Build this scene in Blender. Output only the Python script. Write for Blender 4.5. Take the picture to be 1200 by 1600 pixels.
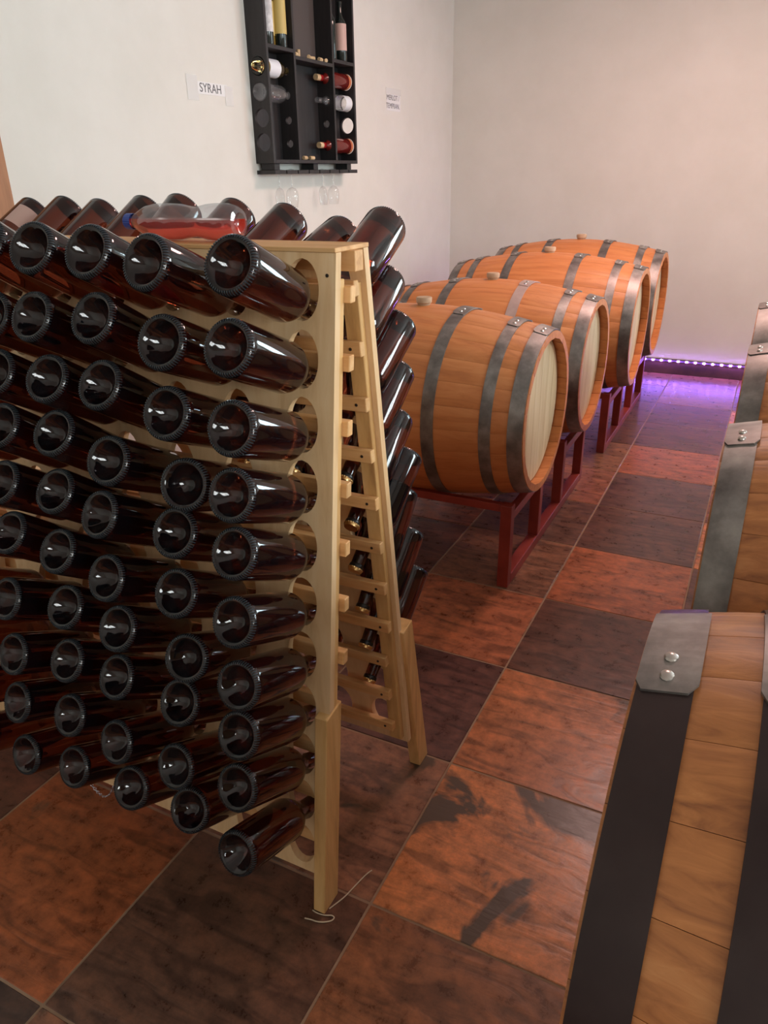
import bpy, bmesh, math, random
from mathutils import Vector, Matrix
random.seed(7)
PI = math.pi
S = bpy.context.scene
COL = S.collection
for o in list(bpy.data.objects): bpy.data.objects.remove(o)

# ------------------------------------------------------------------ camera
F_PX, YAW, PITCH, ROLL, EYE = 1158.2, -0.4701, 0.4272, -0.0191, 1.54
fwd = Vector((math.sin(YAW)*math.cos(PITCH), math.cos(YAW)*math.cos(PITCH), -math.sin(PITCH)))
rt = Vector((math.cos(YAW), -math.sin(YAW), 0)); up = rt.cross(fwd)
r2 = math.cos(ROLL)*rt + math.sin(ROLL)*up; u2 = -math.sin(ROLL)*rt + math.cos(ROLL)*up
cam = bpy.data.objects.new('camera', bpy.data.cameras.new('camera')); COL.objects.link(cam)
cam.matrix_world = Matrix(((r2.x, u2.x, -fwd.x, 0), (r2.y, u2.y, -fwd.y, 0), (r2.z, u2.z, -fwd.z, EYE), (0, 0, 0, 1)))
cam.data.sensor_fit = 'VERTICAL'; cam.data.sensor_height = 24.0; cam.data.lens = F_PX/1600*24.0
cam.data.clip_start = 0.02
S.camera = cam

# ------------------------------------------------------------------ world, lights, exposure
W = bpy.data.worlds.new('world'); S.world = W; W.use_nodes = True
W.node_tree.nodes['Background'].inputs[0].default_value = (0.75, 0.87, 1.0, 1)
W.node_tree.nodes['Background'].inputs[1].default_value = 1.0
S.view_settings.view_transform = 'Standard'; S.view_settings.look = 'None'
S.view_settings.exposure = 0.0; S.view_settings.gamma = 1.0; S.view_settings.use_curve_mapping = False

def area(name, loc, direction, sx, sy, power, color):
    d = bpy.data.lights.new(name, 'AREA'); d.shape = 'RECTANGLE'; d.size = sx; d.size_y = sy
    d.energy = power; d.color = color
    o = bpy.data.objects.new(name, d); COL.objects.link(o); o.location = loc
    o.rotation_euler = Vector(direction).to_track_quat('-Z', 'Z').to_euler()
    return o
XR, YB, YF, CEIL, XL = 2.6, 6.46, -2.2, 3.05, -2.58
WINS = [(-1.3, 0.1, 1.25, 2.35), (2.2, 3.7, 1.55, 2.55)]      # right-wall window openings, first one added unseen for the near fill: y0, y1, z0, z1
BWIN = (1.45, 2.40, 0.45, 2.35)                                 # tall window in the back wall, right of the frame: x0, x1, z0, z1
area('daylight_back', (1.925, YB+0.17, 1.40), (-0.25, -1, -0.05), 0.9, 1.85, 115, (0.74, 0.93, 1.0))
area('daylight_side', (XR+0.16, 2.95, 2.05), (-1, -0.55, -0.1), 1.4, 0.95, 108, (0.86, 0.97, 1.0))
area('near_fill', (XR+0.16, -0.6, 1.8), (-1, 0.15, -0.1), 1.3, 1.05, 85, (0.95, 0.96, 0.93))  # added fill from an unseen source, brightens the rack's front panel
area('warm_fill', (-0.2, 4.4, 3.03), (0, 0, -1), 0.6, 0.6, 54, (1.0, 0.62, 0.55))  # added warm fill that pinkens the back wall, no fixture seen

# ------------------------------------------------------------------ materials
def mat(name):
    m = bpy.data.materials.new(name); m.use_nodes = True
    nt = m.node_tree; return m, nt, nt.nodes['Principled BSDF']
def N(nt, t, **k):
    n = nt.nodes.new(t)
    for a, b in k.items():
        if a.startswith('i_'): n.inputs[a[2:].replace('_', ' ')].default_value = b
        else: setattr(n, a, b)
    return n
def ramp(nt, stops):
    n = nt.nodes.new('ShaderNodeValToRGB'); e = n.color_ramp.elements
    while len(e) < len(stops): e.new(0.5)
    for q, (p, c) in zip(e, stops): q.position = p; q.color = (*c, 1)
    return n
def plain(name, c, rough=0.5, metal=0.0, **k):
    m, nt, b = mat(name); b.inputs['Base Color'].default_value = (*c, 1)
    b.inputs['Roughness'].default_value = rough; b.inputs['Metallic'].default_value = metal
    for a, v in k.items(): b.inputs[a.replace('_', ' ')].default_value = v
    return m
def noisy(name, stops, scale=5, stretch=(1, 1, 1), detail=6, rough=0.5, metal=0.0, bump=0.0, spec=0.5, rnd=0.0, dist=0.0, roughvar=0.0):
    """object-space noise -> colour ramp, per-object offset and brightness"""
    m, nt, b = mat(name); L = nt.links.new
    tc = N(nt, 'ShaderNodeTexCoord'); oi = N(nt, 'ShaderNodeObjectInfo')
    mp = N(nt, 'ShaderNodeMapping'); mp.inputs['Scale'].default_value = stretch
    L(tc.outputs['Object'], mp.inputs['Vector'])
    ad = N(nt, 'ShaderNodeVectorMath', operation='SCALE'); L(oi.outputs['Random'], ad.inputs['Scale']); ad.inputs[0].default_value = (31, 17, 23)
    a2 = N(nt, 'ShaderNodeVectorMath', operation='ADD'); L(mp.outputs[0], a2.inputs[0]); L(ad.outputs[0], a2.inputs[1])
    nz = N(nt, 'ShaderNodeTexNoise'); nz.inputs['Scale'].default_value = scale; nz.inputs['Detail'].default_value = detail; nz.inputs['Distortion'].default_value = dist
    nz.inputs['Roughness'].default_value = 0.62
    L(a2.outputs[0], nz.inputs['Vector'])
    r = ramp(nt, stops); L(nz.outputs['Fac'], r.inputs[0])
    out = r.outputs[0]
    if rnd:
        mr = N(nt, 'ShaderNodeMapRange'); mr.inputs['To Min'].default_value = 1-rnd; mr.inputs['To Max'].default_value = 1+rnd
        L(oi.outputs['Random'], mr.inputs['Value'])
        hv = N(nt, 'ShaderNodeHueSaturation'); L(mr.outputs[0], hv.inputs['Value']); L(out, hv.inputs['Color']); out = hv.outputs[0]
    L(out, b.inputs['Base Color'])
    b.inputs['Roughness'].default_value = rough; b.inputs['Metallic'].default_value = metal
    b.inputs['Specular IOR Level'].default_value = spec
    if roughvar:
        mr = N(nt, 'ShaderNodeMapRange'); mr.inputs['From Min'].default_value = 0.3; mr.inputs['From Max'].default_value = 0.7
        mr.inputs['To Min'].default_value = rough-roughvar; mr.inputs['To Max'].default_value = rough+roughvar
        L(nz.outputs['Fac'], mr.inputs['Value']); L(mr.outputs[0], b.inputs['Roughness'])
    if bump:
        bp = N(nt, 'ShaderNodeBump'); bp.inputs['Strength'].default_value = bump; bp.inputs['Distance'].default_value = 0.003
        L(nz.outputs['Fac'], bp.inputs['Height']); L(bp.outputs[0], b.inputs['Normal'])
    return m
M = {}
M['wall'] = noisy('wall_paint', [(0.35, (0.77, 0.765, 0.71)), (0.65, (0.82, 0.815, 0.765))], scale=2.5, detail=8, rough=0.85, bump=0.35, spec=0.2)
M['ceiling'] = plain('ceiling_paint', (0.72, 0.70, 0.67), 0.9)
M['pine'] = noisy('pine_plywood', [(0.25, (0.66, 0.40, 0.19)), (0.5, (0.80, 0.54, 0.29)), (0.75, (0.86, 0.63, 0.38))], scale=3.2, stretch=(9, 9, 0.9), detail=7, rough=0.6, bump=0.12, dist=0.6)
M['pine_bar'] = noisy('pine_bar', [(0.25, (0.54, 0.26, 0.09)), (0.5, (0.74, 0.42, 0.175)), (0.75, (0.80, 0.52, 0.26))], scale=4, stretch=(0.8, 10, 10), detail=6, rough=0.6, rnd=0.12)
M['pine_post'] = noisy('pine_post', [(0.22, (0.42, 0.21, 0.07)), (0.5, (0.70, 0.41, 0.155)), (0.78, (0.80, 0.52, 0.24))], scale=4, stretch=(8, 8, 0.7), detail=7, rough=0.6, rnd=0.06, bump=0.1)
M['oak'] = noisy('oak_stave', [(0.22, (0.40, 0.125, 0.036)), (0.45, (0.56, 0.195, 0.058)), (0.6, (0.61, 0.23, 0.075)), (0.8, (0.66, 0.28, 0.10))], scale=3.0, stretch=(1.1, 9, 9), detail=8, rough=0.5, bump=0.12, rnd=0.025, dist=0.8)
M['oak_worn'] = noisy('oak_stave_worn', [(0.25, (0.21, 0.068, 0.022)), (0.42, (0.38, 0.135, 0.040)), (0.6, (0.49, 0.185, 0.056)), (0.8, (0.60, 0.26, 0.09))], scale=5.0, stretch=(1.0, 9, 9), detail=10, rough=0.45, bump=0.2, rnd=0.09, dist=1.2)
M['hoop_pale'] = noisy('pale_hoop', [(0.3, (0.42, 0.30, 0.27)), (0.7, (0.60, 0.46, 0.42))], scale=7, detail=8, rough=0.4, metal=0.5)
M['oak_head'] = noisy('oak_head', [(0.25, (0.55, 0.37, 0.20)), (0.5, (0.68, 0.50, 0.30)), (0.8, (0.74, 0.58, 0.38))], scale=3.0, stretch=(9, 9, 0.9), detail=7, rough=0.65, rnd=0.06)
M['zinc'] = noisy('galvanised_hoop', [(0.3, (0.36, 0.345, 0.325)), (0.5, (0.52, 0.505, 0.48)), (0.7, (0.70, 0.68, 0.65))], scale=9, detail=9, rough=0.34, metal=0.9, roughvar=0.10, bump=0.08)
M['hoop_dull'] = noisy('weathered_hoop', [(0.3, (0.11, 0.098, 0.09)), (0.5, (0.23, 0.21, 0.195)), (0.72, (0.42, 0.39, 0.36))], scale=10, detail=10, rough=0.48, metal=0.75, roughvar=0.10, bump=0.10)
M['hoop_dark_reflect'] = noisy('hoop_painted_reflection', [(0.3, (0.030, 0.018, 0.018)), (0.7, (0.060, 0.040, 0.038))], scale=6, detail=8, rough=0.34, metal=0.6)  # dark reflection of the viewer's side put into the hoop colour
M['rivet'] = plain('rivet_steel', (0.55, 0.5, 0.46), 0.3, 1.0)
M['bung'] = noisy('bung_silicone_wood', [(0.3, (0.42, 0.27, 0.16)), (0.7, (0.58, 0.42, 0.28))], scale=14, rough=0.6)
M['red_steel'] = noisy('red_steel', [(0.3, (0.20, 0.022, 0.014)), (0.7, (0.30, 0.038, 0.024))], scale=8, rough=0.42)
M['black_wood'] = noisy('black_stained_wood', [(0.3, (0.012, 0.011, 0.012)), (0.7, (0.026, 0.024, 0.026))], scale=6, stretch=(8, 8, 1), rough=0.55)
M['dark_back'] = plain('grey_backboard', (0.085, 0.07, 0.066), 0.7)
M['gold'] = plain('gold_crown', (0.75, 0.50, 0.22), 0.28, 1.0)
M['cork'] = noisy('cork', [(0.35, (0.52, 0.36, 0.18)), (0.7, (0.76, 0.58, 0.36))], scale=60, rough=0.8)
M['paper'] = plain('white_paper', (0.85, 0.86, 0.87), 0.6)
M['ink'] = plain('black_ink', (0.12, 0.12, 0.13), 0.7)
M['string'] = plain('cotton_string', (0.62, 0.50, 0.36), 0.9)
M['chain'] = plain('chain_steel', (0.55, 0.55, 0.6), 0.25, 1.0)
M['screw'] = plain('dark_screw', (0.03, 0.02, 0.015), 0.5, 0.3)
M['blue_cap'] = plain('blue_cap', (0.02, 0.06, 0.34), 0.35)
M['skirting'] = noisy('skirting_tile', [(0.3, (0.05, 0.028, 0.026)), (0.7, (0.12, 0.06, 0.045))], scale=7, rough=0.35)
M['grout'] = noisy('grout', [(0.3, (0.25, 0.15, 0.09)), (0.7, (0.36, 0.23, 0.15))], scale=9, rough=0.9)
M['door_wood'] = noisy('door_wood', [(0.3, (0.30, 0.12, 0.045)), (0.7, (0.45, 0.20, 0.08))], scale=4, stretch=(8, 8, 0.8), rough=0.5)
M['label_white'] = noisy('label_white', [(0.4, (0.55, 0.56, 0.58)), (0.6, (0.80, 0.82, 0.84))], scale=30, rough=0.6)
M['label_yellow'] = plain('label_yellow', (0.62, 0.48, 0.16), 0.5)
M['label_pink'] = plain('label_pink', (0.62, 0.42, 0.37), 0.55)
M['label_white_plain'] = plain('label_white_plain', (0.82, 0.87, 0.92), 0.5)
M['red_foil'] = plain('red_foil', (0.35, 0.01, 0.015), 0.35)
M['frame_white'] = plain('window_frame_paint', (0.7, 0.7, 0.7), 0.4)

def glassy(name, color, rough=0.02, ior=1.5, coat=0.0):
    m, nt, b = mat(name); b.inputs['Base Color'].default_value = (*color, 1); b.inputs['Transmission Weight'].default_value = 1.0
    b.inputs['Roughness'].default_value = rough; b.inputs['IOR'].default_value = ior; b.inputs['Coat Weight'].default_value = coat
    return m
def wine_glass_mat(name, tcol, dark, mixf):
    """filled dark bottle: some light passes through the wine, the rest is a glossy near-black body"""
    m, nt, b = mat(name); L = nt.links.new
    b.inputs['Base Color'].default_value = (*tcol, 1); b.inputs['Transmission Weight'].default_value = 1.0
    b.inputs['Roughness'].default_value = 0.015; b.inputs['IOR'].default_value = 1.5
    d = N(nt, 'ShaderNodeBsdfPrincipled'); d.inputs['Base Color'].default_value = (*dark, 1); d.inputs['Roughness'].default_value = 0.07
    d.inputs['Specular IOR Level'].default_value = 0.6
    mx = N(nt, 'ShaderNodeMixShader'); mx.inputs[0].default_value = mixf
    L(b.outputs[0], mx.inputs[1]); L(d.outputs[0], mx.inputs[2])
    L(mx.outputs[0], nt.nodes['Material Output'].inputs['Surface'])
    return m
M['bottle'] = wine_glass_mat('dark_bottle_glass', (0.46, 0.082, 0.030), (0.003, 0.004, 0.006), 0.52)
M['knurl'] = plain('knurled_glass', (0.030, 0.036, 0.042), 0.22)
M['neck_foil'] = plain('black_neck', (0.006, 0.006, 0.007), 0.35)
def thin(name, tint, gloss=0.10, body=(0.8, 0.85, 0.9), bodyf=0.05):
    m, nt, b = mat(name); L = nt.links.new; nt.nodes.remove(b)
    t = N(nt, 'ShaderNodeBsdfTransparent'); t.inputs[0].default_value = (*tint, 1)
    g = N(nt, 'ShaderNodeBsdfGlossy'); g.inputs['Roughness'].default_value = 0.05
    df = N(nt, 'ShaderNodeBsdfDiffuse'); df.inputs[0].default_value = (*body, 1)
    fr = N(nt, 'ShaderNodeLayerWeight'); fr.inputs[0].default_value = 0.35
    mr = N(nt, 'ShaderNodeMath', operation='MULTIPLY_ADD'); mr.inputs[1].default_value = 0.35; mr.inputs[2].default_value = gloss*0.2
    L(fr.outputs['Facing'], mr.inputs[0])
    m1 = N(nt, 'ShaderNodeMixShader'); L(mr.outputs[0], m1.inputs[0]); L(t.outputs[0], m1.inputs[1]); L(g.outputs[0], m1.inputs[2])
    m2 = N(nt, 'ShaderNodeMixShader'); m2.inputs[0].default_value = bodyf; L(m1.outputs[0], m2.inputs[1]); L(df.outputs[0], m2.inputs[2])
    L(m2.outputs[0], nt.nodes['Material Output'].inputs['Surface'])
    return m
M['clear'] = thin('clear_glass', (0.96, 0.97, 0.97))
M['plastic'] = thin('clear_plastic', (0.90, 0.93, 0.95), 0.25, (0.6, 0.7, 0.75), 0.06)
M['tape'] = thin('tape_painted_highlight', (0.99, 0.99, 0.99), 0.1, (0.97, 0.98, 0.96), 0.6)  # white body colour stands in for glossy highlights on the clear tape
M['pane'] = thin('window_pane', (0.97, 0.98, 0.98), 0.05)
M['amber'] = glassy('amber_glass', (0.75, 0.62, 0.25))
M['dark_glass'] = plain('dark_standing_bottle', (0.012, 0.018, 0.016), 0.08)
M['yellow_glass'] = plain('golden_wine_bottle', (0.22, 0.14, 0.025), 0.12)
M['red_glass'] = plain('red_wine_bottle', (0.14, 0.012, 0.010), 0.10)
M['orange_base'] = plain('orange_glass_base', (0.66, 0.22, 0.10), 0.3)
M['grey_glass'] = plain('greyish_clear_bottle', (0.30, 0.26, 0.27), 0.12)
m, nt, b = mat('red_liquid'); M['liquid'] = m
b.inputs['Base Color'].default_value = (0.92, 0.085, 0.05, 1); b.inputs['Roughness'].default_value = 0.10; b.inputs['IOR'].default_value = 1.33; b.inputs['Subsurface Weight'].default_value = 0.0
b.inputs['Transmission Weight'].default_value = 0.75
m, nt, b = mat('led_violet'); M['led'] = m
b.inputs['Base Color'].default_value = (0.2, 0.1, 0.5, 1); b.inputs['Emission Color'].default_value = (0.42, 0.20, 1.0, 1); b.inputs['Emission Strength'].default_value = 90
M['led_tape'] = plain('led_tape', (0.35, 0.22, 0.6), 0.5)

# slate-look floor tile: obj.color = main tone, alpha = how much dark patching it carries
m, nt, b = mat('slate_tile'); M['tile'] = m; L = nt.links.new
tc = N(nt, 'ShaderNodeTexCoord'); oi = N(nt, 'ShaderNodeObjectInfo')
ofs = N(nt, 'ShaderNodeVectorMath', operation='SCALE'); ofs.inputs[0].default_value = (41, 27, 13); L(oi.outputs['Random'], ofs.inputs['Scale'])
vec = N(nt, 'ShaderNodeVectorMath', operation='ADD'); L(tc.outputs['Object'], vec.inputs[0]); L(ofs.outputs[0], vec.inputs[1])
n1 = N(nt, 'ShaderNodeTexNoise'); n1.inputs['Scale'].default_value = 3.2; n1.inputs['Detail'].default_value = 5; n1.inputs['Distortion'].default_value = 1.2; L(vec.outputs[0], n1.inputs['Vector'])
n2 = N(nt, 'ShaderNodeTexNoise'); n2.inputs['Scale'].default_value = 22; n2.inputs['Detail'].default_value = 9; n2.inputs['Roughness'].default_value = 0.7; L(vec.outputs[0], n2.inputs['Vector'])
stv = N(nt, 'ShaderNodeMapping'); stv.inputs['Scale'].default_value = (2.2, 9, 1); stv.inputs['Rotation'].default_value = (0, 0, 0.5); L(vec.outputs[0], stv.inputs['Vector'])
n3 = N(nt, 'ShaderNodeTexNoise'); n3.inputs['Scale'].default_value = 2.0; n3.inputs['Detail'].default_value = 7; n3.inputs['Distortion'].default_value = 1.5; L(stv.outputs[0], n3.inputs['Vector'])
tone = N(nt, 'ShaderNodeMix', data_type='RGBA', blend_type='MULTIPLY'); tone.inputs[0].default_value = 1.0
r2n = ramp(nt, [(0.28, (0.42, 0.40, 0.42)), (0.5, (0.95, 0.95, 0.95)), (0.72, (1.45, 1.35, 1.25))]); L(n2.outputs['Fac'], r2n.inputs[0])
L(oi.outputs['Color'], tone.inputs[6]); L(r2n.outputs[0], tone.inputs[7])
r3 = ramp(nt, [(0.36, (0.50, 0.52, 0.56)), (0.5, (1, 1, 1)), (0.7, (1.25, 1.15, 1.05))]); L(n3.outputs['Fac'], r3.inputs[0])
tone2 = N(nt, 'ShaderNodeMix', data_type='RGBA', blend_type='MULTIPLY'); tone2.inputs[0].default_value = 0.8; L(tone.outputs[2], tone2.inputs[6]); L(r3.outputs[0], tone2.inputs[7])
sub = N(nt, 'ShaderNodeMath', operation='SUBTRACT'); L(n1.outputs['Fac'], sub.inputs[0])
th = N(nt, 'ShaderNodeMapRange'); th.inputs['To Min'].default_value = 0.80; th.inputs['To Max'].default_value = 0.47; L(oi.outputs['Alpha'], th.inputs['Value']); L(th.outputs[0], sub.inputs[1])
stp = N(nt, 'ShaderNodeMapRange'); stp.inputs['From Min'].default_value = 0.0; stp.inputs['From Max'].default_value = 0.05; L(sub.outputs[0], stp.inputs['Value'])
patch = N(nt, 'ShaderNodeMix', data_type='RGBA'); patch.inputs[7].default_value = (0.10, 0.062, 0.042, 1)
L(stp.outputs[0], patch.inputs[0]); L(tone2.outputs[2], patch.inputs[6]); L(patch.outputs[2], b.inputs['Base Color'])
rr = N(nt, 'ShaderNodeMapRange'); rr.inputs['To Min'].default_value = 0.18; rr.inputs['To Max'].default_value = 0.42; L(n2.outputs['Fac'], rr.inputs['Value']); L(rr.outputs[0], b.inputs['Roughness'])
b.inputs['Specular IOR Level'].default_value = 0.35
bp = N(nt, 'ShaderNodeBump'); bp.inputs['Strength'].default_value = 0.35; bp.inputs['Distance'].default_value = 0.004; L(n3.outputs['Fac'], bp.inputs['Height']); L(bp.outputs[0], b.inputs['Normal'])

# ------------------------------------------------------------------ mesh helpers
def mesh_obj(name, bm, m, parent=None, smooth=False, angle=None):
    me = bpy.data.meshes.new(name); bmesh.ops.recalc_face_normals(bm, faces=bm.faces); bm.to_mesh(me); bm.free()
    if m: me.materials.append(m)
    if smooth:
        for p in me.polygons: p.use_smooth = True
        me.set_sharp_from_angle(angle=angle or math.radians(35))
    o = bpy.data.objects.new(name, me); COL.objects.link(o)
    if parent: o.parent = parent
    return o
def tag(o, label=None, cat=None, group=None, kind=None):
    if label: o['label'] = label
    if cat: o['category'] = cat
    if group: o['group'] = group
    if kind: o['kind'] = kind
    return o
def empty(name, loc=(0, 0, 0), rot=(0, 0, 0)):
    o = bpy.data.objects.new(name, None); COL.objects.link(o); o.location = loc; o.rotation_euler = rot
    o.empty_display_size = 0.05
    return o
def add_box(bm, lo, hi, bev=0.0, mtx=None):
    t = bmesh.new(); bmesh.ops.create_cube(t, size=1)
    c = [(a+b_)/2 for a, b_ in zip(lo, hi)]; s = [abs(b_-a) for a, b_ in zip(lo, hi)]
    bmesh.ops.transform(t, matrix=Matrix.Translation(c) @ Matrix.Diagonal((*s, 1)), verts=t.verts)
    if bev: bmesh.ops.bevel(t, geom=t.edges[:], offset=bev, segments=1, affect='EDGES')
    if mtx is not None: bmesh.ops.transform(t, matrix=mtx, verts=t.verts)
    me = bpy.data.meshes.new('t'); t.to_mesh(me); t.free(); bm.from_mesh(me); bpy.data.meshes.remove(me)
    return bm
def box(name, lo, hi, m, parent=None, bev=0.0, origin=None):
    """box with its object origin at its centre (so object-space textures run along it)"""
    c = Vector([(a+b_)/2 for a, b_ in zip(lo, hi)]) if origin is None else Vector(origin)
    bm = bmesh.new(); add_box(bm, [a-q for a, q in zip(lo, c)], [a-q for a, q in zip(hi, c)], bev)
    o = mesh_obj(name, bm, m, parent); o.location = c
    return o
def add_lathe(bm, prof, seg=48, axis='Z', close=True):
    """prof: list of (r, h); axis Z"""
    rings = []
    for r, h in prof:
        if r < 1e-6: rings.append([bm.verts.new((0, 0, h))])
        else: rings.append([bm.verts.new((r*math.cos(2*PI*i/seg), r*math.sin(2*PI*i/seg), h)) for i in range(seg)])
    for a, b_ in zip(rings, rings[1:]):
        for i in range(seg):
            j = (i+1) % seg
            if len(a) == 1 and len(b_) == 1: continue
            if len(a) == 1: bm.faces.new((a[0], b_[i], b_[j]))
            elif len(b_) == 1: bm.faces.new((a[i], a[j], b_[0]))
            else: bm.faces.new((a[i], a[j], b_[j], b_[i]))
    return bm
def add_tube(bm, pts, r, seg=8):
    pts = [Vector(p) for p in pts]; rings = []
    for i, p in enumerate(pts):
        d = (pts[min(i+1, len(pts)-1)]-pts[max(i-1, 0)]).normalized()
        a = d.orthogonal().normalized() if i == 0 else (prev - d*prev.dot(d)).normalized()
        prev = a; b_ = d.cross(a)
        rings.append([bm.verts.new(p+r*(math.cos(2*PI*k/seg)*a+math.sin(2*PI*k/seg)*b_)) for k in range(seg)])
    for a, b_ in zip(rings, rings[1:]):
        for k in range(seg): bm.faces.new((a[k], a[(k+1) % seg], b_[(k+1) % seg], b_[k]))
    bm.faces.new(rings[0]); bm.faces.new(rings[-1][::-1])
def kids(o): return [c for c in bpy.data.objects if c.parent == o]
CH = {}
def index_children():
    CH.clear()
    for c in bpy.data.objects:
        if c.parent: CH.setdefault(c.parent.name, []).append(c)
def copy_tree(o, parent=None):
    c = o.copy(); COL.objects.link(c)
    if parent: c.parent = parent
    for ch in CH.get(o.name, []): copy_tree(ch, c)
    return c
ORD = ['first', 'second', 'third', 'fourth', 'fifth', 'sixth', 'seventh', 'eighth', 'ninth', 'tenth', 'eleventh']
def text(name, s, size, m, parent, loc, rot, depth=0.0004):
    cu = bpy.data.curves.new(name, 'FONT'); cu.body = s; cu.size = size; cu.extrude = depth; cu.align_x = 'CENTER'; cu.align_y = 'CENTER'
    t = bpy.data.objects.new('t', cu); me = bpy.data.meshes.new_from_object(t); bpy.data.objects.remove(t)
    me.materials.clear(); me.materials.append(m); o = bpy.data.objects.new(name, me); COL.objects.link(o); o.parent = parent; o.location = loc; o.rotation_euler = rot
    return o

# ------------------------------------------------------------------ the room
def struct(name, bm, m, parent=None):
    o = mesh_obj(name, bm, m, parent)
    if parent is None: o['kind'] = 'structure'
    return o
T = 0.2
bm = add_box(bmesh.new(), (XL-T, YF-T, 0), (XL, YB+T, CEIL)); struct('wall_left', bm, M['wall'])
bx0, bx1, bz0, bz1 = BWIN
bm = bmesh.new(); add_box(bm, (XL, YB, 0), (bx0, YB+T, CEIL)); add_box(bm, (bx1, YB, 0), (XR, YB+T, CEIL)); add_box(bm, (bx0, YB, 0), (bx1, YB+T, bz0)); add_box(bm, (bx0, YB, bz1), (bx1, YB+T, CEIL))
struct('wall_back', bm, M['wall'])
bm = bmesh.new(); f = 0.05
for lo, hi in (((bx0, bz0), (bx0+f, bz1)), ((bx1-f, bz0), (bx1, bz1)), ((bx0+f, bz0), (bx1-f, bz0+f)), ((bx0+f, bz1-f), (bx1-f, bz1))): add_box(bm, (lo[0], YB+0.05, lo[1]), (hi[0], YB+0.09, hi[1]))
w = struct('window_3', bm, M['frame_white']); box('pane', (bx0+f, YB+0.066, bz0+f), (bx1-f, YB+0.07, bz1-f), M['pane'], w)
bm = add_box(bmesh.new(), (XL, YF-T, 0), (XR, YF, CEIL)); struct('wall_front', bm, M['wall'])
bm = add_box(bmesh.new(), (XL-T, YF-T, CEIL), (XR+T, YB+T, CEIL+T)); struct('ceiling', bm, M['ceiling'])
bm = bmesh.new()
ys = [YF-T]+[v for w in WINS for v in w[:2]]+[YB+T]
for i in range(len(ys)-1):
    if i % 2 == 0: add_box(bm, (XR, ys[i], 0), (XR+T, ys[i+1], CEIL))
for y0, y1, z0, z1 in WINS:
    add_box(bm, (XR, y0, 0), (XR+T, y1, z0)); add_box(bm, (XR, y0, z1), (XR+T, y1, CEIL))
struct('wall_right', bm, M['wall'])
for k, (y0, y1, z0, z1) in enumerate(WINS):
    bm = bmesh.new(); f = 0.05; x0, x1 = XR+0.05, XR+0.09
    add_box(bm, (x0, y0, z0), (x1, y0+f, z1)); add_box(bm, (x0, y1-f, z0), (x1, y1, z1))
    add_box(bm, (x0, y0+f, z0), (x1, y1-f, z0+f)); add_box(bm, (x0, y0+f, z1-f), (x1, y1-f, z1))
    add_box(bm, (x0, (y0+y1)/2-0.02, z0+f), (x1, (y0+y1)/2+0.02, z1-f))
    w = struct('window_%d' % (k+1), bm, M['frame_white'])  # the first is an unseen addition in front of the near fill
    for a, c in ((y0+f, (y0+y1)/2-0.02), ((y0+y1)/2+0.02, y1-f)):
        box('pane', (XR+0.066, a, z0+f), (XR+0.07, c, z1-f), M['pane'], w)
# floor: grout bed plus one object per tile
bm = add_box(bmesh.new(), (XL-T, YF-T, -0.1), (XR+T, YB+T, -0.0025)); floor = struct('floor', bm, M['grout'])
TS, GX, GY = 0.5, -0.583, 1.54
bm = bmesh.new(); add_box(bm, (0.003, 0.003, -0.010), (TS-0.003, TS-0.003, 0.0), 0.0016); tile0 = mesh_obj('tile', bm, M['tile'], floor)
for v in tile0.data.vertices: v.co.x -= TS/2; v.co.y -= TS/2
ORANGE, DARK, MID, RED = (0.56, 0.20, 0.075), (0.125, 0.052, 0.036), (0.24, 0.105, 0.062), (0.26, 0.080, 0.042)
TONES = {(0, -3): (MID, .5), (0, -2): ((0.27, 0.105, 0.05), .55), (0, -1): (ORANGE, .80), (0, 0): ((0.44, 0.150, 0.060), .55), (0, 1): (DARK, .1), (0, 2): ((0.36, 0.11, 0.05), .1),
         (0, 3): ((0.13, 0.062, 0.048), .1), (0, 4): ((0.12, 0.06, 0.05), .1), (0, 5): ((0.34, 0.10, 0.05), .1), (0, 6): (DARK, .2), (0, 7): (DARK, .1), (0, 8): (MID, .1), (0, 9): (MID, .1),
         (-1, -3): (MID, .4), (-1, -2): ((0.13, 0.062, 0.040), .4), (-1, -1): ((0.27, 0.125, 0.075), .5), (-1, 0): ((0.115, 0.050, 0.040), .1), (-1, 1): ((0.38, 0.125, 0.06), .1),
         (-1, 2): ((0.22, 0.10, 0.06), .3), (-1, 3): ((0.14, 0.07, 0.05), .2), (-1, 4): ((0.26, 0.10, 0.06), .1), (-1, 5): (MID, .2), (-1, 6): (DARK, .1),
         (-2, -3): ((0.08, 0.045, 0.035), .2), (-2, -2): ((0.32, 0.095, 0.038), .45), (-2, -1): (RED, .5), (-2, 0): (MID, .2), (-2, 1): (RED, .1), (-2, 2): (DARK, .3), (-2, 3): (RED, .4),
         (-3, -2): (DARK, .3), (-3, -1): ((0.30, 0.09, 0.04), .4)}
first = True
for i in range(-4, 7):
    for j in range(-8, 10):
        x0, y0 = GX+i*TS, GY+j*TS
        x1, y1 = x0+TS, y0+TS
        cx0, cx1, cy0, cy1 = max(x0, XL), min(x1, XR), max(y0, YF), min(y1, YB)
        if cx1-cx0 < 0.03 or cy1-cy0 < 0.03: continue
        t = tile0 if first else tile0.copy()
        if not first: COL.objects.link(t)
        first = False
        t.location = ((cx0+cx1)/2, (cy0+cy1)/2, random.uniform(-0.0006, 0.0002)); t.scale = ((cx1-cx0)/TS, (cy1-cy0)/TS, 1)
        c, a = TONES.get((i, j), (random.choice((ORANGE, DARK, MID, RED)), random.choice((.1, .3, .5))))
        t.color = (*c, a)
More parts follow.
